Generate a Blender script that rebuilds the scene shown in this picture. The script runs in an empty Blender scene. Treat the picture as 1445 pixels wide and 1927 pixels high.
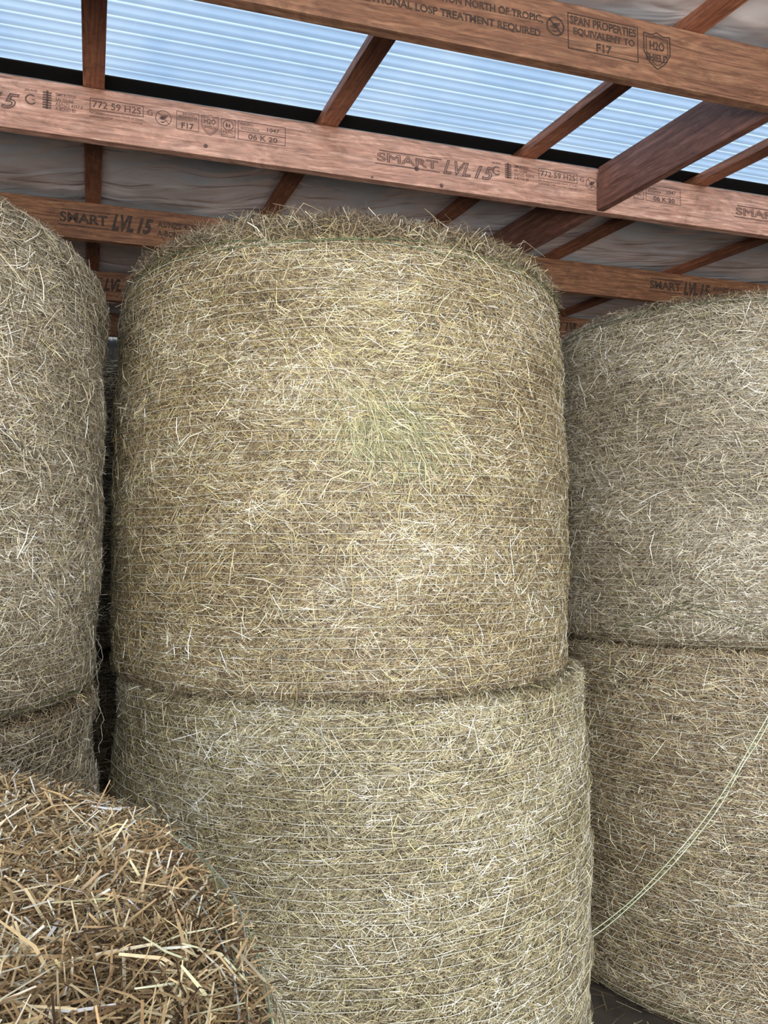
import bpy, math, numpy as np
from mathutils import Matrix, Vector
scene = bpy.context.scene
COL = scene.collection
try:
    scene.view_settings.view_transform = 'Standard'
except Exception:
    pass
rng = np.random.default_rng(7)
EYE = 1.58
PI = math.pi

# ---------------------------------------------------------------- helpers
def lin(c):
    c = np.asarray(c, float) / 255.0
    return np.where(c <= 0.04045, c / 12.92, ((c + 0.055) / 1.055) ** 2.4)

def L4(c):
    l = lin(c)
    return (float(l[0]), float(l[1]), float(l[2]), 1.0)

def new_mat(name):
    m = bpy.data.materials.new(name)
    m.use_nodes = True
    nt = m.node_tree
    b = nt.nodes['Principled BSDF']
    return m, nt, b

def ramp(nt, stops, interp='LINEAR'):
    r = nt.nodes.new('ShaderNodeValToRGB')
    r.color_ramp.interpolation = interp
    e = r.color_ramp.elements
    while len(e) < len(stops):
        e.new(0.5)
    for i, (p, c) in enumerate(stops):
        e[i].position = p
        e[i].color = c
    return r

def noise_node(nt, vec, scale, detail=4, rough=0.6, dist=0.0):
    n = nt.nodes.new('ShaderNodeTexNoise')
    n.inputs['Scale'].default_value = scale
    n.inputs['Detail'].default_value = detail
    n.inputs['Roughness'].default_value = rough
    n.inputs['Distortion'].default_value = dist
    if vec is not None:
        nt.links.new(vec, n.inputs['Vector'])
    return n

def obj_coord(nt, scale=(1, 1, 1)):
    tc = nt.nodes.new('ShaderNodeTexCoord')
    mp = nt.nodes.new('ShaderNodeMapping')
    mp.inputs['Scale'].default_value = scale
    nt.links.new(tc.outputs['Object'], mp.inputs['Vector'])
    return mp.outputs['Vector']

def mesh_np(name, verts, faces, mat, cols=None, smooth=False):
    verts = np.ascontiguousarray(verts, dtype=np.float32)
    faces = np.ascontiguousarray(faces, dtype=np.int32)
    me = bpy.data.meshes.new(name)
    nf, k = faces.shape
    me.vertices.add(len(verts))
    me.vertices.foreach_set('co', verts.ravel())
    me.loops.add(nf * k)
    me.loops.foreach_set('vertex_index', faces.ravel())
    me.polygons.add(nf)
    me.polygons.foreach_set('loop_start', np.arange(0, nf * k, k, dtype=np.int32))
    if smooth:
        me.polygons.foreach_set('use_smooth', np.ones(nf, dtype=bool))
    me.update(calc_edges=True)
    if cols is not None:
        ca = me.color_attributes.new('Col', 'FLOAT_COLOR', 'POINT')
        ca.data.foreach_set('color', np.ascontiguousarray(cols, dtype=np.float32).ravel())
    me.materials.append(mat)
    return me

def add_obj(name, data, parent=None, loc=(0, 0, 0), label=None, category=None, kind=None, group=None):
    o = bpy.data.objects.new(name, data)
    COL.objects.link(o)
    o.location = loc
    if parent is not None:
        o.parent = parent
    if label: o['label'] = label
    if category: o['category'] = category
    if kind: o['kind'] = kind
    if group: o['group'] = group
    return o

def box_mesh(name, x0, x1, y0, y1, z0, z1, mat, bevel=0.0, shear=0.0):
    import bmesh
    bm = bmesh.new()
    vs = [bm.verts.new((x, y, z + shear * x)) for x in (x0, x1) for y in (y0, y1) for z in (z0, z1)]
    for f in ((0, 1, 3, 2), (4, 6, 7, 5), (0, 4, 5, 1), (2, 3, 7, 6), (0, 2, 6, 4), (1, 5, 7, 3)):
        bm.faces.new([vs[i] for i in f])
    if bevel:
        bmesh.ops.bevel(bm, geom=bm.edges[:], offset=bevel, segments=2, affect='EDGES', profile=0.5)
    bmesh.ops.recalc_face_normals(bm, faces=bm.faces[:])
    me = bpy.data.meshes.new(name)
    bm.to_mesh(me); bm.free()
    me.materials.append(mat)
    return me

class Wob:
    """smooth pseudo noise: sum of sines in 2-D"""
    def __init__(s, n, fmin, fmax, amp=1.0, g=None):
        g = g or rng
        s.a = g.integers(int(fmin), int(fmax) + 1, n).astype(float) * g.choice([-1, 1], n)
        s.b = g.uniform(-fmax, fmax, n) * 1.3
        s.p = g.uniform(0, 2 * PI, n)
        s.amp = amp * math.sqrt(2.0 / n)
    def __call__(s, th, z):
        out = 0
        for a, b, p in zip(s.a, s.b, s.p):
            out = out + np.sin(a * th + b * z + p)
        return out * s.amp

# ---------------------------------------------------------------- materials
def straw_material():
    m, nt, b = new_mat('straw')
    at = nt.nodes.new('ShaderNodeAttribute')
    at.attribute_name = 'Col'
    n = noise_node(nt, obj_coord(nt), 160, 2)
    mr = nt.nodes.new('ShaderNodeMapRange')
    mr.inputs['To Min'].default_value = 0.8
    mr.inputs['To Max'].default_value = 1.2
    nt.links.new(n.outputs['Fac'], mr.inputs['Value'])
    mx = nt.nodes.new('ShaderNodeVectorMath'); mx.operation = 'SCALE'
    nt.links.new(at.outputs['Color'], mx.inputs[0])
    nt.links.new(mr.outputs['Result'], mx.inputs['Scale'])
    nt.links.new(mx.outputs['Vector'], b.inputs['Base Color'])
    b.inputs['Roughness'].default_value = 0.5
    b.inputs['Specular IOR Level'].default_value = 0.45
    return m
M_STRAW = straw_material()

def body_material():
    m, nt, b = new_mat('packed_straw')
    v = obj_coord(nt, (1, 1, 2.0))
    n = noise_node(nt, v, 90, 6, 0.7, 0.6)
    r = ramp(nt, [(0.3, L4((28, 22, 15))), (0.5, L4((60, 49, 34))), (0.7, L4((96, 82, 58)))])
    nt.links.new(n.outputs['Fac'], r.inputs['Fac'])
    nt.links.new(r.outputs['Color'], b.inputs['Base Color'])
    b.inputs['Roughness'].default_value = 0.9
    bp = nt.nodes.new('ShaderNodeBump')
    bp.inputs['Strength'].default_value = 0.8
    bp.inputs['Distance'].default_value = 0.01
    nt.links.new(n.outputs['Fac'], bp.inputs['Height'])
    nt.links.new(bp.outputs['Normal'], b.inputs['Normal'])
    return m
M_BODY = body_material()

def plain(name, c, rough=0.5, c2=None, scale=30):
    m, nt, b = new_mat(name)
    if c2 is None:
        c2 = tuple(x * 0.8 for x in c)
    n = noise_node(nt, obj_coord(nt), scale, 3)
    r = ramp(nt, [(0.35, L4(c2)), (0.65, L4(c))])
    nt.links.new(n.outputs['Fac'], r.inputs['Fac'])
    nt.links.new(r.outputs['Color'], b.inputs['Base Color'])
    b.inputs['Roughness'].default_value = rough
    return m
M_NET = plain('white_net_twine', (218, 214, 200), 0.4, (178, 173, 156))
M_THREAD = plain('thin_net_thread', (184, 179, 160), 0.5)
M_GREEN = plain('green_net_twine', (92, 110, 68), 0.45, (62, 82, 50))
M_OLIVE = plain('olive_net_twine', (94, 98, 64), 0.5, (62, 70, 44))
M_MINT = plain('mint_net_twine', (170, 192, 164), 0.45, (126, 156, 120))
M_BLUE = plain('pale_net_twine', (206, 212, 208), 0.45, (160, 172, 172))
M_PALEGREEN = plain('pale_green_net_twine', (216, 222, 200), 0.45, (170, 186, 150))

def wood(name, cols, bump=0.3, along=0.9, across=16):
    m, nt, b = new_mat(name)
    v = obj_coord(nt, (along, across, across))
    n = noise_node(nt, v, 3.0, 8, 0.7, 1.4)
    r = ramp(nt, [(0.32, L4(cols[0])), (0.46, L4(cols[1])), (0.56, L4(cols[2])), (0.68, L4(cols[3]))])
    nt.links.new(n.outputs['Fac'], r.inputs['Fac'])
    v2 = obj_coord(nt, (2.0, 3.0, 7.0))
    n2 = noise_node(nt, v2, 2.2, 6, 0.7, 2.4)
    mr = nt.nodes.new('ShaderNodeMapRange')
    mr.inputs['From Min'].default_value = 0.3
    mr.inputs['From Max'].default_value = 0.7
    mr.inputs['To Min'].default_value = 0.55
    mr.inputs['To Max'].default_value = 1.32
    nt.links.new(n2.outputs['Fac'], mr.inputs['Value'])
    mx = nt.nodes.new('ShaderNodeVectorMath'); mx.operation = 'SCALE'
    nt.links.new(r.outputs['Color'], mx.inputs[0])
    nt.links.new(mr.outputs['Result'], mx.inputs['Scale'])
    nt.links.new(mx.outputs['Vector'], b.inputs['Base Color'])
    b.inputs['Roughness'].default_value = 0.6
    bp = nt.nodes.new('ShaderNodeBump')
    bp.inputs['Strength'].default_value = bump
    bp.inputs['Distance'].default_value = 0.003
    nt.links.new(n.outputs['Fac'], bp.inputs['Height'])
    nt.links.new(bp.outputs['Normal'], b.inputs['Normal'])
    return m
M_LVL = wood('laminated_timber_pinkish', [(112, 76, 58), (156, 112, 92), (173, 130, 109), (197, 160, 141)])
M_LVLD = wood('laminated_timber_brown', [(80, 52, 38), (116, 79, 59), (134, 96, 72), (158, 121, 95)])
M_LVLB = wood('laminated_timber_orange', [(76, 46, 30), (116, 76, 51), (134, 92, 63), (156, 114, 83)])
M_PURL = wood('red_brown_pine', [(98, 56, 37), (140, 86, 60), (157, 101, 73), (180, 125, 94)])
M_BLK = wood('dark_red_timber', [(86, 52, 41), (118, 77, 62), (132, 89, 74), (152, 109, 92)])
M_INK = plain('brown_black_ink', (60, 43, 38), 0.8, (96, 68, 56), 70)
M_INKD = plain('black_ink', (44, 34, 30), 0.8, (74, 54, 42), 70)

# ---------------------------------------------------------------- tubes
def tubes(paths, r, sides=3, closed=False):
    V = []; F = []; off = 0
    for P in paths:
        P = np.asarray(P, float)
        n = len(P)
        if closed:
            T = np.roll(P, -1, 0) - np.roll(P, 1, 0)
        else:
            T = np.gradient(P, axis=0)
        T /= np.linalg.norm(T, axis=1)[:, None] + 1e-9
        ref = np.tile(np.array([0.013, 0.027, 1.0]), (n, 1))
        bad = np.abs((T * ref).sum(1)) > 0.9
        ref[bad] = (0.9, 0.3, 0.1)
        A = np.cross(T, ref); A /= np.linalg.norm(A, axis=1)[:, None]
        B = np.cross(T, A)
        ang = np.arange(sides) * 2 * PI / sides
        ring = P[:, None, :] + r * (np.cos(ang)[None, :, None] * A[:, None, :] + np.sin(ang)[None, :, None] * B[:, None, :])
        V.append(ring.reshape(-1, 3))
        m = n if closed else n - 1
        i = np.arange(m)[:, None]; j = np.arange(sides)[None, :]
        i2 = (i + 1) % n; j2 = (j + 1) % sides
        f = np.stack([i * sides + j, i * sides + j2, i2 * sides + j2, i2 * sides + j], -1).reshape(-1, 4) + off
        F.append(f); off += n * sides
    return np.concatenate(V), np.concatenate(F)

def smooth_path(ctrl, n=60, jit=0.0):
    ctrl = np.asarray(ctrl, float)
    k = len(ctrl)
    P = np.vstack([2 * ctrl[0] - ctrl[1], ctrl, 2 * ctrl[-1] - ctrl[-2]])
    u = np.linspace(0, k - 1 - 1e-6, n)
    i = u.astype(int); f = (u - i)[:, None]
    p0, p1, p2, p3 = P[i], P[i + 1], P[i + 2], P[i + 3]
    out = 0.5 * ((2 * p1) + (-p0 + p2) * f + (2 * p0 - 5 * p1 + 4 * p2 - p3) * f ** 2 + (-p0 + 3 * p1 - 3 * p2 + p3) * f ** 3)
    if jit:
        for a in range(3):
            for _ in range(4):
                out[:, a] += jit * 0.5 * np.sin(np.linspace(0, rng.uniform(6, 40), n) + rng.uniform(0, 6))
    return out

# ---------------------------------------------------------------- bales
class Bale:
    def __init__(s, x, y, z, R, H, rb=0.09, rt=0.11, step=0.028, ridge=0.0028, taper=0.0, dents=(), seed=1):
        g = np.random.default_rng(seed)
        s.x, s.y, s.z, s.R, s.H, s.rb, s.rt = x, y, z, R - 0.012, H, rb, rt
        s.step = step; s.ridge = ridge; s.taper = taper; s.dents = dents
        s.L1 = rb * PI / 2; s.L2 = H - rb - rt; s.L3 = rt * PI / 2; s.L4 = s.R - rt
        s.a_ring0 = s.L1 * 0.45
        s.w1 = Wob(6, 1, 5, 0.0040, g); s.w2 = Wob(8, 5, 16, 0.0022, g)
        s.wz = Wob(8, 2, 9, 0.0020, g)
        s.clA = Wob(10, 3, 18, 1.0, g); s.clC = Wob(10, 2, 9, 1.0, g); s.clB = Wob(14, 12, 40, 1.0, g)
    def surf(s, th, a, h=0.0):
        th = np.asarray(th, float); a = np.asarray(a, float)
        ph1 = np.clip(a / s.rb, 0, PI / 2)
        ph3 = np.clip((a - s.L1 - s.L2) / s.rt, 0, PI / 2)
        r = np.where(a < s.L1, s.R - s.rb + s.rb * np.sin(ph1),
             np.where(a < s.L1 + s.L2, s.R,
             np.where(a < s.L1 + s.L2 + s.L3, s.R - s.rt + s.rt * np.cos(ph3), s.R - s.rt - (a - s.L1 - s.L2 - s.L3))))
        z = np.where(a < s.L1, s.rb - s.rb * np.cos(ph1),
             np.where(a < s.L1 + s.L2, s.rb + (a - s.L1),
             np.where(a < s.L1 + s.L2 + s.L3, s.H - s.rt + s.rt * np.sin(ph3), s.H)))
        nr = np.where(a < s.L1, np.sin(ph1), np.where(a < s.L1 + s.L2, 1.0, np.cos(ph3)))
        nz = np.where(a < s.L1, -np.cos(ph1), np.where(a < s.L1 + s.L2, 0.0, np.sin(ph3)))
        d = s.w1(th, z * 4) + s.w2(th, z * 6) + 0.012 * np.sin(PI * np.clip(z / s.H, 0, 1)) + h
        ac = a - s.a_ring0 - s.wz(th, a * 3)
        onside = (a < s.L1 + s.L2 + 0.3 * s.L3)
        d = d + onside * s.ridge * (np.abs(np.sin(PI * ac / s.step)) * 2 - 1.0)
        r = r + d * nr - s.taper * np.clip(z / s.H, 0, 1) ** 4
        for (c, wd_, am) in s.dents:
            r = r + am * np.exp(-(((th - c + PI) % (2 * PI) - PI) / wd_) ** 2) * np.clip(r / s.R, 0, 1) ** 2
        z = z + d * nz * np.where(nz > 0, 1.0, 0.3)
        P = np.stack([r * np.cos(th), r * np.sin(th), z], -1)
        N = np.stack([nr * np.cos(th), nr * np.sin(th), nz], -1)
        return P, N
    def total(s):
        return s.L1 + s.L2 + s.L3 + s.L4

def straws(b, n, a0, a1, pal, w_pal, length=(0.016, 0.050), width=(0.0008, 0.0019), out=0.065,
           h=(-0.010, 0.0035), ang_std=0.70, front=0.95, thspan=1.8, bright=0.27, th_c=None, loc=None, base_ang=None, bow=0.05, gain=0.72):
    fa = math.atan2(-b.y, -b.x) if th_c is None else th_c
    if loc is None:
        th = np.where(rng.random(n) < front, fa + rng.uniform(-thspan, thspan, n), rng.uniform(-PI, PI, n))
        a = rng.uniform(a0, a1, n)
        if a1 > b.L1 + b.L2 + b.L3:
            rr = np.clip(b.R - b.rt - (a - b.L1 - b.L2 - b.L3), 0, None) / b.R
            keep = rng.random(n) < np.where(a > b.L1 + b.L2 + b.L3, rr, 1.0)
            th = th[keep]; a = a[keep]
    else:
        th = loc[0] + rng.normal(0, loc[2], n); a = loc[1] + rng.normal(0, loc[3], n)
    n = len(th)
    P, N = b.surf(th, a, rng.uniform(h[0], h[1], n))
    T1 = np.stack([-np.sin(th), np.cos(th), np.zeros(n)], -1)
    T2 = np.cross(N, T1)
    zz = a
    if base_ang is None:
        base = 0.28 * b.clA(th, zz * 3)
    elif callable(base_ang):
        base = base_ang(th, a)
    else:
        base = base_ang
    phi = base + rng.normal(0, ang_std, n)
    D = np.cos(phi)[:, None] * T1 + np.sin(phi)[:, None] * T2 + rng.normal(0, out, n)[:, None] * N
    D /= np.linalg.norm(D, axis=1)[:, None]
    Nj = N + rng.normal(0, 0.38, (n, 3))
    W = np.cross(D, Nj); W /= np.linalg.norm(W, axis=1)[:, None]
    l = rng.uniform(length[0], length[1], n) * rng.choice([0.7, 1.0, 1.0, 1.5], n)
    w = rng.uniform(width[0], width[1], n) * 0.5
    bv = np.cross(D, W) * (rng.normal(0, bow, n) * l)[:, None] + W * (rng.normal(0, bow, n) * l)[:, None]
    hl = (l * 0.5)[:, None]; W = W * w[:, None]
    A = P - D * hl; B = P + bv; C = P + D * hl
    V = np.stack([A - W * 0.8, A + W * 0.8, B - W, B + W, C - W * 0.6, C + W * 0.6], 1).reshape(-1, 3)
    i = np.arange(n)[:, None] * 6
    F = np.concatenate([i + np.array([[0, 1, 3, 2]]), i + np.array([[2, 3, 5, 4]])], 1).reshape(-1, 4)
    pal = lin(pal)
    wp = np.asarray(w_pal, float); wp = wp / wp.sum()
    q = np.cumsum(wp)
    uu = np.clip(rng.random(n) + 0.05 * b.clC(th, zz * 2) + 0.02 * b.clB(th, zz * 3), 0, 0.9999)
    idx = np.searchsorted(q, uu)
    idx = np.clip(idx, 0, len(pal) - 1)
    c = pal[idx] * np.exp(rng.normal(0, bright, n))[:, None] * gain
    c = np.clip(c, 0, 0.85)
    c4 = np.concatenate([c, np.ones((n, 1))], 1)
    return V, F, np.repeat(c4, 6, 0)

def merge(parts):
    V = []; F = []; C = []; off = 0
    for v, f, c in parts:
        V.append(v); F.append(f + off); C.append(c); off += len(v)
    return np.concatenate(V), np.concatenate(F), np.concatenate(C)

def bale_object(b, label, straw_parts, ring_r=0.0013, ring_a1=None, zig=True, end_mat=None, nseg=300, off=0.0052, end_r=0.0016, end_off=0.010, sink=0.0020):
    ring_step = b.step
    e = bpy.data.objects.new('hay_bale', None)
    COL.objects.link(e)
    e.empty_display_size = 0.2
    e.location = (b.x, b.y, b.z)
    e['label'] = label; e['category'] = 'hay bale'; e['group'] = 'round hay bales stacked on end'
    nt_, na = 160, 220
    th = np.linspace(0, 2 * PI, nt_, endpoint=False)
    a = np.linspace(0.0, b.total() - 0.01, na)
    TH, A = np.meshgrid(th, a)
    P, N = b.surf(TH.ravel(), A.ravel(), -0.011)
    P = P + N * rng.normal(0, 0.0012, len(P))[:, None]
    P[:, 2] = np.maximum(P[:, 2], 0.0)
    i = np.arange(na - 1)[:, None]; j = np.arange(nt_)[None, :]
    F = np.stack([i * nt_ + j, i * nt_ + (j + 1) % nt_, (i + 1) * nt_ + (j + 1) % nt_, (i + 1) * nt_ + j], -1).reshape(-1, 4)
    cb = len(P)
    P = np.vstack([P, [[0, 0, 0.0]], [[0, 0, b.H]]])
    jj = np.arange(0, nt_, 2)
    fb = np.stack([np.full_like(jj, cb), (jj + 2) % nt_, jj + 1, jj], -1)
    o2 = (na - 1) * nt_
    ft = np.stack([np.full_like(jj, cb + 1), o2 + jj, o2 + jj + 1, o2 + (jj + 2) % nt_], -1)
    F = np.vstack([F, fb, ft])
    add_obj('straw_body', mesh_np('straw_body', P, F, M_BODY, smooth=True), e)
    V, F, C = merge(straw_parts)
    add_obj('straw_surface', mesh_np('straw_surface', V, F, M_STRAW, C), e, kind='stuff')
    a1 = ring_a1 if ring_a1 is not None else b.L1 + b.L2 + b.L3 * 0.45
    As = np.arange(b.a_ring0, a1, ring_step)
    t = np.linspace(0, 2 * PI, nseg, endpoint=False)
    wz = b.wz; wz2 = Wob(8, 12, 40, 0.0007); wr = Wob(12, 10, 70, sink)
    paths = []
    for k, aa in enumerate(As):
        av = aa + wz(t, aa * 3) + wz2(t, aa * 40)
        P2, _ = b.surf(t, av, off + b.ridge * 0.9 + wr(t, aa * 30))
        paths.append(P2)
    V, F = tubes(paths, ring_r, 3, True)
    add_obj('net_wrap', mesh_np('net_wrap', V, F, M_NET, smooth=True), e, kind='stuff')
    if zig:
        paths = []
        nz_ = 220
        for k in range(len(As) - 1):
            tt = np.linspace(0, 2 * PI, nz_, endpoint=False) + rng.uniform(0, 0.1)
            aa = np.where(np.arange(nz_) % 2 == 0, As[k], As[k + 1]) + wz(tt, As[k] * 3)
            P2, _ = b.surf(tt, aa, off + 0.0010 + wr(tt, aa * 30))
            paths.append(P2)
        V, F = tubes(paths, 0.00035, 3, True)
        add_obj('net_thread', mesh_np('net_thread', V, F, M_THREAD), e, kind='stuff')
    if end_mat is not None:
        for m, lst in end_mat:
            paths = []
            for aa in lst:
                wq = Wob(8, 2, 14, 0.006)
                P2, _ = b.surf(t, aa + wq(t, aa), end_off + 0.5 * wq(t + 1, aa))
                paths.append(P2)
            V, F = tubes(paths, end_r, 4, True)
            add_obj('edge_twine', mesh_np('edge_twine', V, F, m, smooth=True), e,
                    label='coloured twine along the edge of the net wrap')
    return e

# palettes (brown -> pale)
def PAL(kind):
    if kind == 'gold':
        return [(80, 65, 47), (112, 93, 69), (140, 119, 89), (162, 142, 108), (182, 163, 125), (172, 161, 106), (210, 197, 160), (240, 234, 210)], [1.3, 2.2, 2.6, 2.4, 1.9, 1.0, 1.5, 0.9]
    if kind == 'pale':
        return [(86, 75, 56), (118, 105, 80), (147, 132, 102), (168, 154, 121), (186, 173, 136), (174, 167, 116), (212, 203, 171), (242, 238, 220)], [1.0, 1.8, 2.4, 2.5, 2.1, 1.0, 1.7, 1.1]
    if kind == 'grey':
        return [(80, 70, 57), (112, 99, 81), (139, 125, 102), (161, 146, 121), (180, 166, 138), (168, 159, 116), (208, 198, 172), (238, 233, 216)], [1.2, 2.1, 2.6, 2.4, 1.9, 0.7, 1.5, 1.0]
    if kind == 'brown':
        return [(74, 61, 46), (104, 87, 67), (132, 113, 88), (154, 135, 106), (175, 156, 122), (163, 153, 108), (200, 187, 153), (234, 227, 202)], [1.3, 2.3, 2.6, 2.3, 1.6, 0.8, 1.3, 0.8]
    if kind == 'rust':
        return [(74, 55, 38), (110, 86, 59), (142, 116, 82), (166, 141, 103), (188, 164, 124), (205, 186, 148), (222, 209, 178), (240, 232, 212)], [1.5, 2.2, 2.5, 2.4, 2.1, 1.6, 1.3, 0.9]

def std_parts(b, kind, n, top='brown', fringe=9000, topkw={}, **kw):
    p, w = PAL(kind)
    pt, wt = PAL(top)
    g_ = kw.get('gain', 0.72)
    tk = dict(length=(0.02, 0.055), width=(0.0009, 0.0022), out=0.26, ang_std=1.2, h=(-0.01, 0.010), front=0.8, bow=0.12)
    tk.update(topkw)
    parts = [straws(b, n, 0.0, b.L1 + b.L2 + b.L3 * 0.5, p, w, **kw)]
    parts.append(straws(b, fringe, b.L1 + b.L2 + b.L3 * 0.30, b.L1 + b.L2 + b.L3 + 0.12, pt, wt, **tk))
    parts.append(straws(b, fringe // 3, 0.0, b.L1 * 0.9, pt, wt, length=(0.015, 0.045), out=0.2, ang_std=0.9, h=(-0.008, 0.006), bow=0.1, gain=0.65))
    parts.append(straws(b, n // 90, b.L1 * 0.5, b.L1 + b.L2 + b.L3 * 0.6, p, w, length=(0.02, 0.045), width=(0.0006, 0.0012), out=0.9, h=(-0.002, 0.004), bow=0.15))
    # scattered longer pale stalks pressed flat under the net
    parts.append(straws(b, n // 30, b.L1, b.L1 + b.L2 + b.L3 * 0.3, p[4:], w[4:], length=(0.04, 0.080), width=(0.0011, 0.0022), out=0.03, h=(-0.002, 0.0035), ang_std=0.9, bow=0.06, gain=g_ * 1.02))
    return parts

# upper centre
bc = Bale(-0.150, 2.71, 1.205, 0.79, 1.330, rb=0.045, rt=0.16, step=0.0270, ridge=0.0030, taper=0.016, seed=11)
pp = std_parts(bc, 'gold', 250000, fringe=30000, topkw=dict(length=(0.02, 0.09), out=0.5, h=(-0.01, 0.026), bow=0.18))
fa = math.atan2(-bc.y, -bc.x)
gp = [(104, 112, 78), (130, 134, 94), (160, 156, 108), (200, 194, 152)]
def swirl(th, a):
    return -0.9 + 0.8 * np.sin((th - fa - 0.1) * 5) + 0.9 * np.sin((a - 0.8) * 6)
pp.append(straws(bc, 1300, 0, 0, gp, [1.5, 1.4, 1.2, 0.8], length=(0.04, 0.09), width=(0.0009, 0.0020), loc=(fa + 0.17, 0.72, 0.12, 0.065), base_ang=swirl, ang_std=0.4, h=(-0.006, 0.004), out=0.03, bow=0.1, gain=0.8))
pp.append(straws(bc, 1800, 0, 0, [(176, 162, 112), (198, 184, 136), (222, 212, 174), (158, 148, 104)], [1.2, 1.4, 1.2, 1], length=(0.04, 0.09), width=(0.0010, 0.0021), loc=(fa + 0.13, 0.88, 0.20, 0.20), base_ang=swirl, ang_std=0.5, h=(-0.005, 0.004), out=0.03, bow=0.1, gain=0.8))
E_UC = bale_object(bc, 'tall golden brown hay bale in white net wrap atop another', pp, ring_r=0.00112,
                   ring_a1=bc.L1 + bc.L2 + bc.L3 * 0.26,
                   end_r=0.0010, end_mat=[(M_GREEN, [bc.L1 + bc.L2 + bc.L3 * 0.20, bc.L1 + bc.L2 + bc.L3 * 0.26])])
# lower centre
bl = Bale(-0.110, 2.705, 0.0, 0.805, 1.210, rt=0.035, step=0.030, ridge=0.0036, seed=12)
E_LC = bale_object(bl, 'pale straw bale in white net wrap carrying a darker bale', std_parts(bl, 'pale', 220000, top='pale', fringe=16000, gain=0.80), ring_r=0.0014)
# right
br = Bale(1.44, 3.19, 1.28, 0.79, 1.22, rb=0.05, step=0.022, ridge=0.0018, seed=13)
E_UR = bale_object(br, 'grey brown hay bale with fine net wrap on another bale', std_parts(br, 'grey', 190000, fringe=12000, gain=0.70), ring_r=0.00085, off=0.0044,
                   end_mat=[(M_OLIVE, [br.L1 + br.L2 + br.L3 * 0.3])])
brl = Bale(1.45, 3.20, 0.0, 0.79, 1.280, rt=0.045, step=0.028, ridge=0.0028, seed=14)
E_LR = bale_object(brl, 'brown hay bale on the ground with loose twine hanging down', std_parts(brl, 'brown', 190000, fringe=12000, gain=0.74), ring_r=0.0011,
                   end_mat=[(M_OLIVE, [brl.L1 * 0.7])])
# left
bL = Bale(-1.580, 1.930, 1.21, 0.79, 1.22, rb=0.06, step=0.027, ridge=0.0024, seed=15)
E_UL = bale_object(bL, 'greyish hay bale in white net wrap with frayed twine', std_parts(bL, 'grey', 250000, top='grey', fringe=14000, gain=0.76), ring_r=0.0009,
                   end_mat=[(M_OLIVE, [bL.L1 * 0.6])])
bLl = Bale(-1.578, 1.932, 0.0, 0.79, 1.210, rt=0.045, step=0.03, dents=((-1.1, 0.3, -0.02),), seed=16)
E_LL = bale_object(bLl, 'brownish hay bale squeezed beneath another beside an open bale end', std_parts(bLl, 'grey', 110000, fringe=12000, gain=0.76), ring_r=0.0008)
# behind, in the gap
bk = Bale(-1.36, 3.76, 1.21, 0.79, 1.22, seed=17)
E_BU = bale_object(bk, 'shaded hay bale seen through the gap between two stacks', std_parts(bk, 'grey', 50000, fringe=3000), zig=False, ring_r=0.0009)
bkl = Bale(-1.36, 3.76, 0.0, 0.79, 1.21, seed=18)
E_BL = bale_object(bkl, 'dark hay bale at the bottom of a gap', std_parts(bkl, 'brown', 40000, fringe=2000), zig=False, ring_r=0.0005)
# foreground bale with open end
bf = Bale(-0.854, 0.527, 0.0, 0.808, 1.21, rt=0.045, dents=((0.50, 0.42, -0.032), (2.04, 0.3, -0.03)), seed=19)
p, w = PAL('rust')
eaf = bf.L1 + bf.L2 + bf.L3
fp = [straws(bf, 60000, 0.2, eaf - 0.02, *PAL('pale'), front=0.9, thspan=1.8, th_c=0.3)]
fp.append(straws(bf, 170000, eaf - 0.02, bf.total(), p, w, length=(0.02, 0.065), width=(0.0011, 0.0028), out=0.32, ang_std=1.5, h=(-0.014, 0.008), front=0.85, thspan=1.2, th_c=0.7, bow=0.10, bright=0.32, gain=1.0))
fp.append(straws(bf, 15000, eaf + 0.01, bf.total(), p[2:], w[2:], length=(0.03, 0.08), width=(0.0020, 0.0038), out=0.42, ang_std=1.5, h=(-0.004, 0.014), front=0.85, thspan=1.2, th_c=0.7, bow=0.07, gain=1.12))
E_F = bale_object(bf, 'open bale end with loose rusty brown straw beside the stacks', fp, ring_r=0.0011,
                  ring_a1=bf.L1 + bf.L2 + bf.L3 * 0.3, end_r=0.0009, end_off=0.008,
                  end_mat=[(M_MINT, [eaf - bf.L3 * 0.55, eaf - bf.L3 * 0.25]), (M_BLUE, [eaf - bf.L3 * 0.4, eaf - bf.L3 * 0.05])])

# loose twines (children of the bale they hang from)
def loose(parent, ctrls, r, mat, jit=0.002, n=90):
    o = parent.location
    paths = [smooth_path([(c[0] - o[0], c[1] - o[1], c[2] - o[2]) for c in ct], n, jit) for ct in ctrls]
    V, F = tubes(paths, r, 4, False)
    return add_obj('loose_twine', mesh_np('loose_twine', V, F, mat, smooth=True), parent, label='thin loose net twine hanging free')
tw = [(1.33, 2.36, 1.36), (1.215, 2.36, 1.12), (1.13, 2.38, 0.955), (1.02, 2.43, 0.745), (0.856, 2.52, 0.495), (0.70, 2.61, 0.312), (0.66, 2.70, 0.25)]
tw2 = [(a + 0.006, b - 0.004, c - 0.006 - 0.008 * (i % 2)) for i, (a, b, c) in enumerate(tw)]
loose(E_LR, [tw, tw2], 0.0015, M_PALEGREEN, 0.0012)
gt = []
for k in range(3):
    pts = []
    for q in np.linspace(-1, 1, 9):
        thv = math.atan2(-br.y, -br.x) + 0.15 + q * 0.6
        aa = 0.07 + 0.012 * k + 0.085 * math.exp(-((q + 0.45) / 0.33) ** 2)
        P, _ = br.surf(thv, aa, 0.008)
        pts.append((P[0] + br.x, P[1] + br.y, P[2] + br.z))
    gt.append(pts)
loose(E_UR, gt, 0.0010, M_OLIVE, 0.003)
lt = []
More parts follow.
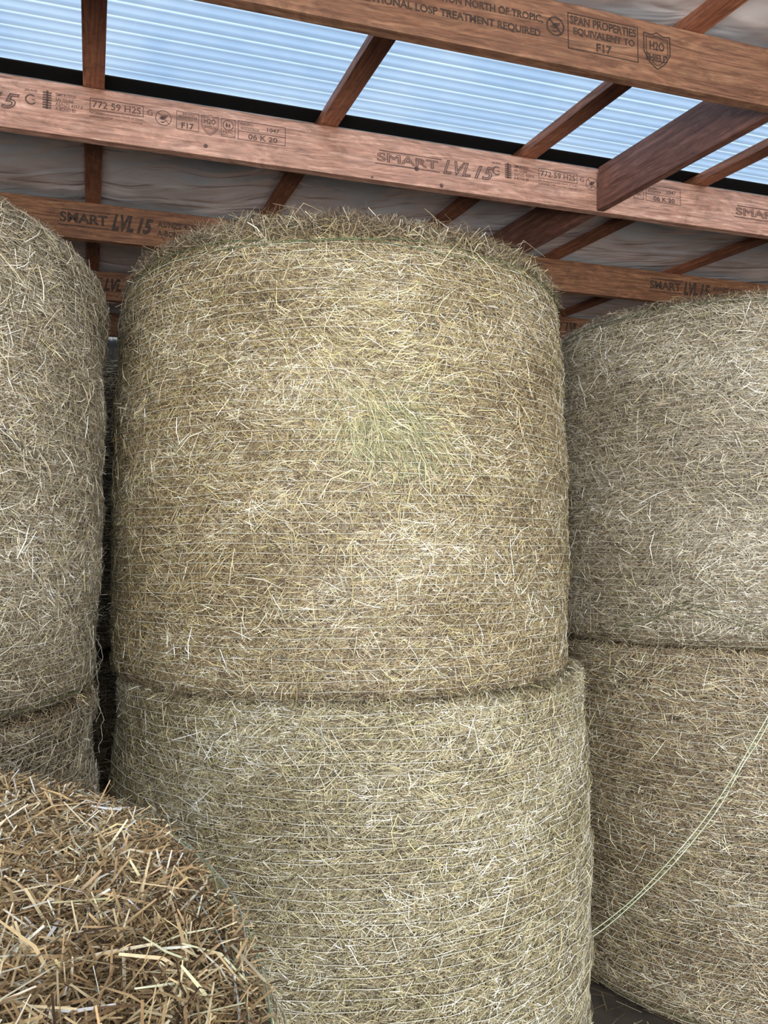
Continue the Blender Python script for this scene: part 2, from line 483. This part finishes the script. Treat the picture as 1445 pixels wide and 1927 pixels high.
for k in range(6):
    y0 = rng.uniform(2.0, 2.45); z0 = rng.uniform(1.30, 1.55)
    thv = math.atan2(y0 - bL.y, 0.75)
    P, _ = bL.surf(thv, z0 - 1.21 + 0.05, 0.006)
    x0 = P[0] + bL.x; y0 = P[1] + bL.y
    dz = rng.uniform(0.14, 0.34)
    lt.append([(x0, y0, z0), (x0 + 0.006 + rng.normal(0, .006), y0 + rng.normal(0, .015), z0 - dz * .35), (x0 + rng.normal(0.01, .010), y0 + rng.normal(0, .02), z0 - dz * .7), (x0 + rng.normal(0.01, .012), y0 + rng.normal(0, .02), z0 - dz)])
loose(E_UL, lt, 0.0006, M_THREAD, 0.004)

# ---------------------------------------------------------------- roof frame
A1 = math.radians(15.79)
E1 = np.array([math.cos(A1), math.sin(A1)]); E2 = np.array([-math.sin(A1), math.cos(A1)])
SL = 0.085
def zb(t): return EYE + 1.90 + SL * (t - 3.507)
def ST(s, t): return E1 * s + E2 * t
S0, S1 = -4.35, 6.75
BEAMS = [0.95, 2.337, 3.507, 4.95, 6.50, 8.0]

# lettering
_cache = {}
def text_geo(txt, outline=False, shear=0.0, bold=0.0, spacing=1.0):
    key = (txt, outline, shear, bold, spacing)
    if key in _cache: return _cache[key]
    cu = bpy.data.curves.new('tmp', 'FONT')
    cu.body = txt
    cu.shear = shear
    cu.space_character = spacing
    cu.resolution_u = 3
    if outline:
        cu.fill_mode = 'NONE'; cu.bevel_depth = 0.026; cu.bevel_resolution = 0
    else:
        cu.offset = bold
    o = bpy.data.objects.new('tmp', cu)
    COL.objects.link(o)
    bpy.context.view_layer.update()
    dg = bpy.context.evaluated_depsgraph_get()
    me = bpy.data.meshes.new_from_object(o.evaluated_get(dg))
    vs = np.array([v.co[:] for v in me.vertices]).reshape(-1, 3)
    fs = [tuple(p.vertices) for p in me.polygons]
    bpy.data.objects.remove(o); bpy.data.curves.remove(cu); bpy.data.meshes.remove(me)
    _cache[key] = (vs, fs)
    return vs, fs

class Ink:
    def __init__(s): s.V = []; s.F = []; s.n = 0
    def add(s, xy, faces, y=-0.0012):
        for p in xy: s.V.append((p[0], y - (p[2] if len(p) > 2 else 0.0), p[1]))
        for f in faces: s.F.append(tuple(i + s.n for i in f))
        s.n += len(xy)
    def text(s, txt, x0, x1, z0, z1, **kw):
        vs, fs = text_geo(txt, **kw)
        if len(vs) == 0: return
        mn = vs.min(0); mx = vs.max(0)
        sx = (x1 - x0) / (mx[0] - mn[0]); sz = (z1 - z0) / (mx[1] - mn[1])
        s.add([(x0 + (v[0] - mn[0]) * sx, z0 + (v[1] - mn[1]) * sz, 0.0002 * (v[2] > 0)) for v in vs], fs)
    def rect(s, x0, x1, z0, z1):
        s.add([(x0, z0), (x1, z0), (x1, z1), (x0, z1)], [(0, 1, 2, 3)])
    def frame(s, x0, x1, z0, z1, w=0.002):
        s.rect(x0, x1, z0, z0 + w); s.rect(x0, x1, z1 - w, z1); s.rect(x0, x0 + w, z0, z1); s.rect(x1 - w, x1, z0, z1)
    def line(s, pts, w=0.002):
        for (a, b), (c, d) in zip(pts[:-1], pts[1:]):
            L = math.hypot(c - a, d - b) + 1e-9
            nx, nz = -(d - b) / L * w / 2, (c - a) / L * w / 2
            s.add([(a - nx, b - nz), (c - nx, d - nz), (c + nx, d + nz), (a + nx, b + nz)], [(0, 1, 2, 3)])
    def arc(s, cx, cz, r, a0=0, a1=360, w=0.002, n=28):
        s.line([(cx + r * math.cos(math.radians(a0 + (a1 - a0) * i / n)), cz + r * math.sin(math.radians(a0 + (a1 - a0) * i / n))) for i in range(n + 1)], w)
    def disc(s, cx, cz, r, n=14):
        s.add([(cx + r * math.cos(2 * PI * i / n) * (1 + 0.1 * math.sin(i * 2.3)), cz + r * math.sin(2 * PI * i / n)) for i in range(n)], [tuple(range(n))])
    def shield(s, x0, x1, z0, z1, w=0.002):
        cx = (x0 + x1) / 2; h = z1 - z0
        pts = [(cx, z1), (x0 + (x1 - x0) * .25, z1 - h * .08), (x0, z1 - h * .05), (x0, z0 + h * .45), (x0 + (x1 - x0) * .2, z0 + h * .18), (cx, z0),
               (x1 - (x1 - x0) * .2, z0 + h * .18), (x1, z0 + h * .45), (x1, z1 - h * .05), (x1 - (x1 - x0) * .25, z1 - h * .08), (cx, z1)]
        s.line(pts, w)
        k = 0.82
        s.line([(cx + (a - cx) * k, z0 + h / 2 + (b - z0 - h / 2) * k) for a, b in pts], w * .6)
    def leaf_logo(s, cx, cz, r, w=0.003):
        s.arc(cx, cz, r, w=w); s.line([(cx - r * .7, cz + r * .7), (cx + r * .7, cz - r * .7)], w)
        s.add([(cx - r * .6, cz - r * .1), (cx - r * .1, cz + r * .35), (cx + r * .6, cz + r * .45), (cx + r * .35, cz), (cx - r * .1, cz - r * .3)], [(0, 1, 2, 3, 4)])
        s.add([(cx - r * .5, cz - r * .6), (cx + r * .1, cz - r * .45), (cx + r * .5, cz - r * .15), (cx, cz - r * .7)], [(0, 1, 2, 3)])
    def trees(s, cx, cz, r):
        """round mark with two little trees"""
        s.arc(cx, cz, r, 0, 360, w=r * .16)
        for dx, k in ((-r * .28, 1.0), (r * .25, .8)):
            s.add([(cx + dx - r * .3 * k, cz - r * .25), (cx + dx + r * .3 * k, cz - r * .25), (cx + dx, cz + r * .62 * k)], [(0, 1, 2)])
            s.rect(cx + dx - r * .06, cx + dx + r * .06, cz - r * .6, cz - r * .25)
    def brand(s, x, z, L=0.655, h=0.072, outline=True):
        a = x; b = x + L * 0.53
        s.text('SMART', a + 0.01, b - 0.01, z + h * .2, z + h * .84, outline=outline, bold=0.0 if outline else 0.035)
        s.rect(a, b, z, z + h * .07); s.rect(a + 0.02, b + 0.01, z + h * .95, z + h * 1.02)
        s.text('LVL', x + L * .555, x + L * .79, z - h * .02, z + h * 1.04, outline=outline, shear=0.35, bold=0.0 if outline else 0.05)
        s.text('15', x + L * .82, x + L, z - h * .02, z + h * .98, outline=outline, shear=0.35, bold=0.0 if outline else 0.05)
    def stamp(s, o, z=0.0):
        """small grade stamp row; o = offset of its first mark"""
        s.text('JAS-ANZ', o, o + 0.052, z + .176, z + .190, bold=.01)
        s.arc(o + .027, z + .142, .021, 50, 325, w=.0065)
        s.line([(o + .030, z + .142), (o + .045, z + .142)], .005)
        for i in range(7): s.rect(o + .075, o + .112, z + .112 + i * .0115, z + .112 + i * .0115 + .0075)
        s.rect(o + .088, o + .098, z + .11, z + .195)
        for i, q in enumerate(['SMKB25220', 'SAI Global', 'AS/NZS 4357.0', 'A-BOND E0']):
            s.text(q, o + .128, o + .128 + [.085, .075, .115, .085][i], z + .175 - i * .0215, z + .190 - i * .0215, bold=.01)
        s.frame(o + .272, o + .505, z + .138, z + .194, .003)
        s.text('772 59 H2S', o + .284, o + .493, z + .150, z + .182, bold=.01)
        s.text('For termite protection North of Tropic,', o + .272, o + .51, z + .118, z + .131, bold=.005)
        s.text('additional LOSP treatment required', o + .272, o + .50, z + .100, z + .113, bold=.005)
        s.text('G', o + .522, o + .545, z + .152, z + .180)
        s.leaf_logo(o + .594, z + .150, .035)
        s.frame(o + .652, o + .755, z + .108, z + .196, .0025)
        s.text('SPAN', o + .68, o + .73, z + .180, z + .191); s.text('PROPERTIES', o + .660, o + .747, z + .165, z + .176)
        s.text('EQUIVALENT TO', o + .657, o + .750, z + .150, z + .161); s.text('F17', o + .675, o + .732, z + .114, z + .143, bold=.03)
        s.shield(o + .766, o + .845, z + .100, z + .200, .003)
        s.text('H2O', o + .779, o + .832, z + .155, z + .181, bold=.03); s.text('SHIELD', o + .780, o + .832, z + .134, z + .147, bold=.01)
        s.frame(o + .857, o + .924, z + .104, z + .194, .0028)
        s.trees(o + .890, z + .163, .024); s.text('PEFC', o + .866, o + .915, z + .122, z + .135, bold=.01); s.text('PEFC/01-31-106', o + .862, o + .92, z + .109, z + .117)
        s.frame(o + .936, o + 1.165, z + .102, z + .196, .003)
        s.rect(o + .936, o + 1.165, z + .143, z + .146)
        s.text('PACIFIC', o + .948, o + 1.01, z + .174, z + .187, bold=.01); s.text('WOODTECH', o + .948, o + 1.035, z + .154, z + .167, bold=.01)
        s.text('1047', o + 1.075, o + 1.135, z + .160, z + .180, bold=.02); s.text('06 K 20', o + .985, o + 1.125, z + .110, z + .137, bold=.02)
    def mesh(s, mat, x_off):
        me = bpy.data.meshes.new('printed_lettering')
        me.from_pydata([(v[0] - x_off, v[1], v[2]) for v in s.V], [], s.F)
        me.materials.append(mat)
        return me

def beam(t, mat, label, ink=None, inkmat=None, h=0.24):
    me = box_mesh('roof_beam', 0, S1 - S0, 0, 0.045, 0, h, mat, 0.002)
    p = ST(S0, t)
    o = add_obj('roof_beam', me, loc=(p[0], p[1], zb(t)), label=label, category='timber beam', group='laminated timber roof beams')
    o.rotation_euler = (0, 0, A1)
    if ink is not None:
        add_obj('printed_lettering', ink.mesh(inkmat, S0), o, label='printed timber grade stamps and lettering')
    return o

ink1 = Ink()
for x in (-1.345, 0.945, 3.115, 5.35):
    ink1.brand(x, 0.085)
for k in (-1, 0, 1):
    ink1.stamp(-0.672 + 2.255 * k)
for (x, z, r) in ((0.115, 0.045, 0.010), (1.165, 0.088, 0.013), (1.30, 0.018, 0.011), (0.93, 0.01, 0.006)):
    ink1.disc(x, z, r)
ink0 = Ink()
ink0.text('TERMITE PROTECTION NORTH OF TROPIC,', 0.60, 1.262, 0.138, 0.172, bold=.03)
ink0.text('ADDITIONAL LOSP TREATMENT REQUIRED', 0.54, 1.252, 0.082, 0.116, bold=.03)
ink0.leaf_logo(1.312, 0.140, 0.034, .007)
ink0.frame(1.362, 1.66, 0.066, 0.205, .004)
ink0.text('SPAN PROPERTIES', 1.372, 1.652, 0.163, 0.196, bold=.03)
ink0.text('EQUIVALENT TO', 1.385, 1.645, 0.120, 0.152, bold=.03)
ink0.text('F17', 1.48, 1.545, 0.075, 0.108, bold=.03)
ink0.shield(1.685, 1.80, 0.055, 0.20, .005)
ink0.text('H2O', 1.71, 1.775, 0.130, 0.165, bold=.03)
ink0.text('SHIELD', 1.692, 1.79, 0.085, 0.115, bold=.03)
ink0.brand(2.3, 0.06)
ink2 = Ink()
for k in (-1, 0, 1, 2):
    ink2.brand(-0.735 + 2.15 * k, 0.075, L=0.575, h=0.105, outline=False)
    for i, q in enumerate(['AS/NZS 4357.0', 'A-BOND E0']):
        ink2.text(q, -0.735 + 2.15 * k + 0.60, -0.735 + 2.15 * k + 0.60 + [.29, .22][i], .130 - i * .060, .172 - i * .060, bold=.025)
ink3 = Ink()
for k in (0, 1, 2, 3):
    ink3.brand(-0.93 + 2.15 * k, 0.075, L=0.6, h=0.105, outline=False)

beam(BEAMS[0], M_LVLD, 'brown laminated timber beam overhead near the skylight')
beam(BEAMS[1], M_LVLD, 'brown laminated timber beam with bold black stencil lettering', ink0, M_INKD)
beam(BEAMS[2], M_LVL, 'pinkish laminated timber beam with printed grade stamps beside the skylight', ink1, M_INK)
beam(BEAMS[3], M_LVLB, 'brown laminated timber beam with black lettering above the bales', ink2, M_INKD)
beam(BEAMS[4], M_LVLB, 'dim laminated timber beam with lettering deep in the shed', ink3, M_INKD)
beam(BEAMS[5], M_LVLB, 'unlit laminated timber beam near the far wall')

# purlins (lie flat on the beams)
MS = -0.1006
def frame_dir(t0, t1, s_ref, z0):
    p0 = ST(s_ref + MS * (t0 - 3.507), t0); p1 = ST(s_ref + MS * (t1 - 3.507), t1)
    d = Vector((p1[0] - p0[0], p1[1] - p0[1], SL * (t1 - t0)))
    L = d.length; x = d.normalized(); y = Vector((0, 0, 1)).cross(x).normalized(); z = x.cross(y)
    M = Matrix((x, y, z)).transposed().to_4x4()
    M.translation = Vector((p0[0], p0[1], z0))
    return M, L
TN = -1.2; TF = 9.45
PS = [-0.385 + 1.09 * k for k in range(-3, 7)]
M0, LP = frame_dir(TN, TF, 0.0, 0)
pm = box_mesh('purlin', 0, LP, -0.046, 0.046, 0, 0.045, M_PURL, 0.002)
for s_ in PS:
    M, L = frame_dir(TN, TF, s_, zb(TN) + 0.2425)
    o = add_obj('purlin', pm, label='reddish pine batten lying flat across the roof beams', category='roof batten', group='pine roof battens')
    o.matrix_world = M

# blocking joists between beams
for (a, b_) in zip(BEAMS[:-1], BEAMS[1:]):
    M, L = frame_dir(a + 0.049, b_ - 0.004, 2.225, zb(a + 0.045) + 0.002)
    me = box_mesh('blocking_joist', 0, L, -0.0225, 0.0225, 0, 0.235, M_BLK, 0.002)
    o = add_obj('blocking_joist', me, label='dark red timber joist fixed between two roof beams', category='timber joist', group='joists between the roof beams')
    o.matrix_world = M

# ---------------------------------------------------------------- roof skins
def foil_material():
    m, nt, b = new_mat('silver_foil')
    v = obj_coord(nt, (1.0, 1.0, 1.0))
    n = noise_node(nt, v, 2.0, 5, 0.55, 0.8)
    r = ramp(nt, [(0.3, L4((204, 204, 206))), (0.5, L4((230, 230, 232))), (0.72, L4((248, 249, 252)))])
    nt.links.new(n.outputs['Fac'], r.inputs['Fac'])
    nt.links.new(r.outputs['Color'], b.inputs['Base Color'])
    b.inputs['Metallic'].default_value = 0.2
    b.inputs['Roughness'].default_value = 0.22
    b.inputs['Specular IOR Level'].default_value = 0.9
    v2 = obj_coord(nt, (1.2, 3.2, 2))
    n2 = noise_node(nt, v2, 1.8, 2, 0.45, 1.0)
    bp = nt.nodes.new('ShaderNodeBump')
    bp.inputs['Strength'].default_value = 0.45; bp.inputs['Distance'].default_value = 0.05
    nt.links.new(n2.outputs['Fac'], bp.inputs['Height'])
    nt.links.new(bp.outputs['Normal'], b.inputs['Normal'])
    return m
M_FOIL = foil_material()
def foil(name, t0, t1, nt_):
    ns = 420
    s = np.linspace(S0, S1, ns); t = np.linspace(t0, t1, nt_)
    S, T = np.meshgrid(s, t); S = S.ravel(); T = T.ravel()
    f = ((S - MS * (T - 3.507) + 0.385) / 1.09) % 1.0
    sag = np.sin(PI * f) ** 0.8
    w = 0.005 * np.sin(S * 7 + 3 * np.sin(T * 1.7)) + 0.004 * np.sin(T * 8 + 2 * np.sin(S * 3)) + 0.002 * np.sin(S * 19 + T * 9)
    edge = np.clip(np.minimum(T - t0, t1 - T) / 0.15, 0, 1)
    z = EYE + 1.90 + SL * (T - 3.507) + 0.2885 + 0.004 + sag * (-0.034 + w * 1.2) * edge
    P = E1[None] * S[:, None] + E2[None] * T[:, None]
    V = np.column_stack([P, z])
    i = np.arange(nt_ - 1)[:, None]; j = np.arange(ns - 1)[None, :]
    F = np.stack([i * ns + j, (i + 1) * ns + j, (i + 1) * ns + j + 1, i * ns + j + 1], -1).reshape(-1, 4)
    add_obj(name, mesh_np(name, V, F, M_FOIL, smooth=True), label='sagging silver foil lining under the roof sheets', category='ceiling', kind='structure')
foil('ceiling', 3.60, 9.55, 200)
foil('ceiling.001', TN, 2.44, 100)

M_BLACK = plain('black_strip', (16, 16, 18), 0.7, (8, 8, 9))
def strip(name, t0, t1, dz, mat, label):
    V = []
    for t in (t0, t1):
        for s in (S0, S1):
            for k in (0, 0.004):
                p = ST(s, t); V.append((p[0], p[1], zb(t) + 0.289 + dz + k))
    me = bpy.data.meshes.new(name)
    me.from_pydata(V, [], [(0, 1, 3, 2), (4, 6, 7, 5), (0, 4, 5, 1), (2, 3, 7, 6), (0, 2, 6, 4), (1, 5, 7, 3)])
    me.materials.append(mat)
    add_obj(name, me, label=label, category='trim', kind='structure')
strip('trim_1', 3.475, 3.64, 0.004, M_BLACK, 'black sealing strip between skylight and foil lining')
strip('trim_2', 2.40, 2.47, 0.004, M_BLACK, 'black sealing strip at the other skylight edge')

def skylight_material():
    m = bpy.data.materials.new('translucent_skylight'); m.use_nodes = True
    nt = m.node_tree; nt.nodes.clear()
    out = nt.nodes.new('ShaderNodeOutputMaterial')
    tr = nt.nodes.new('ShaderNodeBsdfTransparent')
    tl = nt.nodes.new('ShaderNodeBsdfTranslucent')
    gl = nt.nodes.new('ShaderNodeBsdfGlossy'); gl.inputs['Roughness'].default_value = 0.25
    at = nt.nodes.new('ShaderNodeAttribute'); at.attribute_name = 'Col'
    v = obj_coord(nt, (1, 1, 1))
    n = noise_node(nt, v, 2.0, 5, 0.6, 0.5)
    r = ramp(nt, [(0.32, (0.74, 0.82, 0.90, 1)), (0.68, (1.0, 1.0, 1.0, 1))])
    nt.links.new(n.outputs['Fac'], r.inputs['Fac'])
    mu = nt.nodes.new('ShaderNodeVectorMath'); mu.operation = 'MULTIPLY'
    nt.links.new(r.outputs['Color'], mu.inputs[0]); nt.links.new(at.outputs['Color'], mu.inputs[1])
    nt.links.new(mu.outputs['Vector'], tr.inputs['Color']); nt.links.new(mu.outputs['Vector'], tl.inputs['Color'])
    m1 = nt.nodes.new('ShaderNodeMixShader'); m2 = nt.nodes.new('ShaderNodeMixShader')
    m1.inputs['Fac'].default_value = 0.35
    nt.links.new(tr.outputs[0], m1.inputs[1]); nt.links.new(tl.outputs[0], m1.inputs[2])
    m2.inputs['Fac'].default_value = 0.05
    nt.links.new(m1.outputs[0], m2.inputs[1]); nt.links.new(gl.outputs[0], m2.inputs[2])
    nt.links.new(m2.outputs[0], out.inputs['Surface'])
    return m
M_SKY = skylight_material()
nt_ = 260
PITCH = 0.098
t = np.linspace(2.42, 3.485, nt_); s = np.array([S0, -2.5, 0, 2.5, S1])
S, T = np.meshgrid(s, t); S = S.ravel(); T = T.ravel()
P = E1[None] * S[:, None] + E2[None] * T[:, None]
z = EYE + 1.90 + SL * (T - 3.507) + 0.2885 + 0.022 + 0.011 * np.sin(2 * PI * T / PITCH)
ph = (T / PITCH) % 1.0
# light and shade lines of the curved ribs, painted into the sheet tint
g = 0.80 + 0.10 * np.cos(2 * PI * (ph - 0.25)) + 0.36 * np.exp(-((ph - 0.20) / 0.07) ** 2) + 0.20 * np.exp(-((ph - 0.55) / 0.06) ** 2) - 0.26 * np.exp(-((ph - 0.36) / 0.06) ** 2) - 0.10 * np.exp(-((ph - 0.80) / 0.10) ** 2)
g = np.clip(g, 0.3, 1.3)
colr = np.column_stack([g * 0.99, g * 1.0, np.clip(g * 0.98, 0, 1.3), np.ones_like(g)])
ns = len(s)
i = np.arange(nt_ - 1)[:, None]; j = np.arange(ns - 1)[None, :]
F = np.stack([i * ns + j, (i + 1) * ns + j, (i + 1) * ns + j + 1, i * ns + j + 1], -1).reshape(-1, 4)
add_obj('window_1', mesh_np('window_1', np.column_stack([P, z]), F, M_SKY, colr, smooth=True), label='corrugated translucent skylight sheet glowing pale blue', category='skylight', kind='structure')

# ---------------------------------------------------------------- walls, floor
def wall_material():
    m, nt, b = new_mat('steel_cladding')
    n = noise_node(nt, obj_coord(nt), 4, 4)
    r = ramp(nt, [(0.3, L4((110, 106, 100))), (0.7, L4((150, 144, 138)))])
    nt.links.new(n.outputs['Fac'], r.inputs['Fac']); nt.links.new(r.outputs['Color'], b.inputs['Base Color'])
    b.inputs['Metallic'].default_value = 0.3; b.inputs['Roughness'].default_value = 0.5
    return m
M_WALL = wall_material()
def wall(name, pa, pb, h, lab):
    pa = np.array(pa); pb = np.array(pb); L = np.linalg.norm(pb - pa)
    n = int(L / 0.019); u = np.linspace(0, 1, n)
    d = (pb - pa) / L; nn = np.array([-d[1], d[0]])
    base = pa[None] + u[:, None] * (pb - pa)[None] + (0.009 * np.sin(u * L * 2 * PI / 0.076))[:, None] * nn[None]
    V = np.vstack([np.column_stack([base, np.zeros(n)]), np.column_stack([base, np.full(n, h)])])
    i = np.arange(n - 1)
    F = np.stack([i, i + 1, n + i + 1, n + i], -1)
    add_obj(name, mesh_np(name, V, F, M_WALL, smooth=True), label=lab, category='wall', kind='structure')
wall('wall_left', ST(S0 - 0.02, TN), ST(S0 - 0.02, 9.6), 4.5, 'corrugated steel side wall of the shed')
wall('wall_right', ST(S1 + 0.02, TN), ST(S1 + 0.02, 9.6), 4.5, 'corrugated steel side wall of the shed')
wall('wall_back', ST(S0 - 0.02, 9.6), ST(S1 + 0.02, 9.6), 4.6, 'corrugated steel back wall of the shed')

m, nt, b = new_mat('dusty_ground')
n = noise_node(nt, obj_coord(nt), 6, 8, 0.7)
r = ramp(nt, [(0.3, L4((40, 34, 28))), (0.6, L4((74, 64, 53))), (0.75, L4((110, 96, 78)))])
nt.links.new(n.outputs['Fac'], r.inputs['Fac']); nt.links.new(r.outputs['Color'], b.inputs['Base Color'])
b.inputs['Roughness'].default_value = 0.95
M_GROUND = m
fm = bpy.data.meshes.new('floor')
cs = [ST(-16, -22), ST(18, -22), ST(18, 10), ST(-16, 10)]
fm.from_pydata([(c[0], c[1], 0.0) for c in cs], [], [(0, 1, 2, 3)])
fm.materials.append(M_GROUND)
add_obj('floor', fm, label='dusty dirt ground with scattered straw', category='floor', kind='structure')
n = 5000
x = rng.uniform(-0.6, 2.8, n); y = rng.uniform(1.3, 4.6, n)
ang = rng.uniform(0, PI, n); l = rng.uniform(0.02, 0.06, n); w = rng.uniform(0.001, 0.0025, n)
D = np.column_stack([np.cos(ang), np.sin(ang), rng.normal(0, .08, n)]); W = np.column_stack([-np.sin(ang), np.cos(ang), np.zeros(n)])
C = np.column_stack([x, y, rng.uniform(0.003, 0.012, n)])
V = np.stack([C - D * l[:, None] - W * w[:, None], C - D * l[:, None] + W * w[:, None], C + D * l[:, None] + W * w[:, None], C + D * l[:, None] - W * w[:, None]], 1).reshape(-1, 3)
V[:, 2] = np.maximum(V[:, 2], 0.001)
F = np.arange(4 * n).reshape(-1, 4)
pc = lin(PAL('brown')[0])[rng.integers(0, 8, n)] * 0.7
add_obj('straw_litter', mesh_np('straw_litter', V, F, M_STRAW, np.repeat(np.column_stack([pc, np.ones(n)]), 4, 0)),
        label='loose straw litter scattered on the dirt ground', category='straw', kind='stuff')

# ---------------------------------------------------------------- light
wd = bpy.data.worlds.new('World'); scene.world = wd; wd.use_nodes = True
nt = wd.node_tree
bg = nt.nodes['Background']
tc_ = nt.nodes.new('ShaderNodeTexCoord'); sp = nt.nodes.new('ShaderNodeSeparateXYZ')
nt.links.new(tc_.outputs['Generated'], sp.inputs[0])
r = ramp(nt, [(0.0, (0.70, 0.70, 0.70, 1)), (0.25, (0.60, 0.66, 0.72, 1)), (0.42, (0.175, 0.240, 0.330, 1)), (1.0, (0.150, 0.215, 0.315, 1))])
nt.links.new(sp.outputs['Z'], r.inputs['Fac'])
nt.links.new(r.outputs['Color'], bg.inputs['Color'])
bg.inputs['Strength'].default_value = 3.7
sd = bpy.data.lights.new('sun', 'SUN'); sd.energy = 1.6; sd.angle = math.radians(25); sd.color = (1.0, 0.99, 0.97)
so = bpy.data.objects.new('sun', sd); COL.objects.link(so)
so.rotation_euler = Vector((-0.32, 1.0, -0.40)).to_track_quat('-Z', 'Y').to_euler()
so.location = (0, -5, 5)
# unseen fill light, added behind the camera to brighten the foil lining and bales
ad = bpy.data.lights.new('fill_light', 'AREA'); ad.shape = 'RECTANGLE'; ad.size = 8.0; ad.size_y = 2.2; ad.energy = 840; ad.color = (1.0, 1.0, 0.99)
ao = bpy.data.objects.new('fill_light', ad); COL.objects.link(ao)
ao.location = (2.0, -3.8, 0.9)
ao.rotation_euler = Vector((0.0, 1.0, 0.95)).to_track_quat('-Z', 'Y').to_euler()

# ---------------------------------------------------------------- camera
cd = bpy.data.cameras.new('camera'); cam = bpy.data.objects.new('camera', cd); COL.objects.link(cam)
cd.sensor_fit = 'VERTICAL'; cd.sensor_height = 24.0; cd.lens = 1400 / 1927 * 24.0
cam.location = (0, 0, EYE)
cam.rotation_euler = (math.radians(90 + 3.54), 0, 0)
cd.clip_start = 0.01
scene.camera = cam
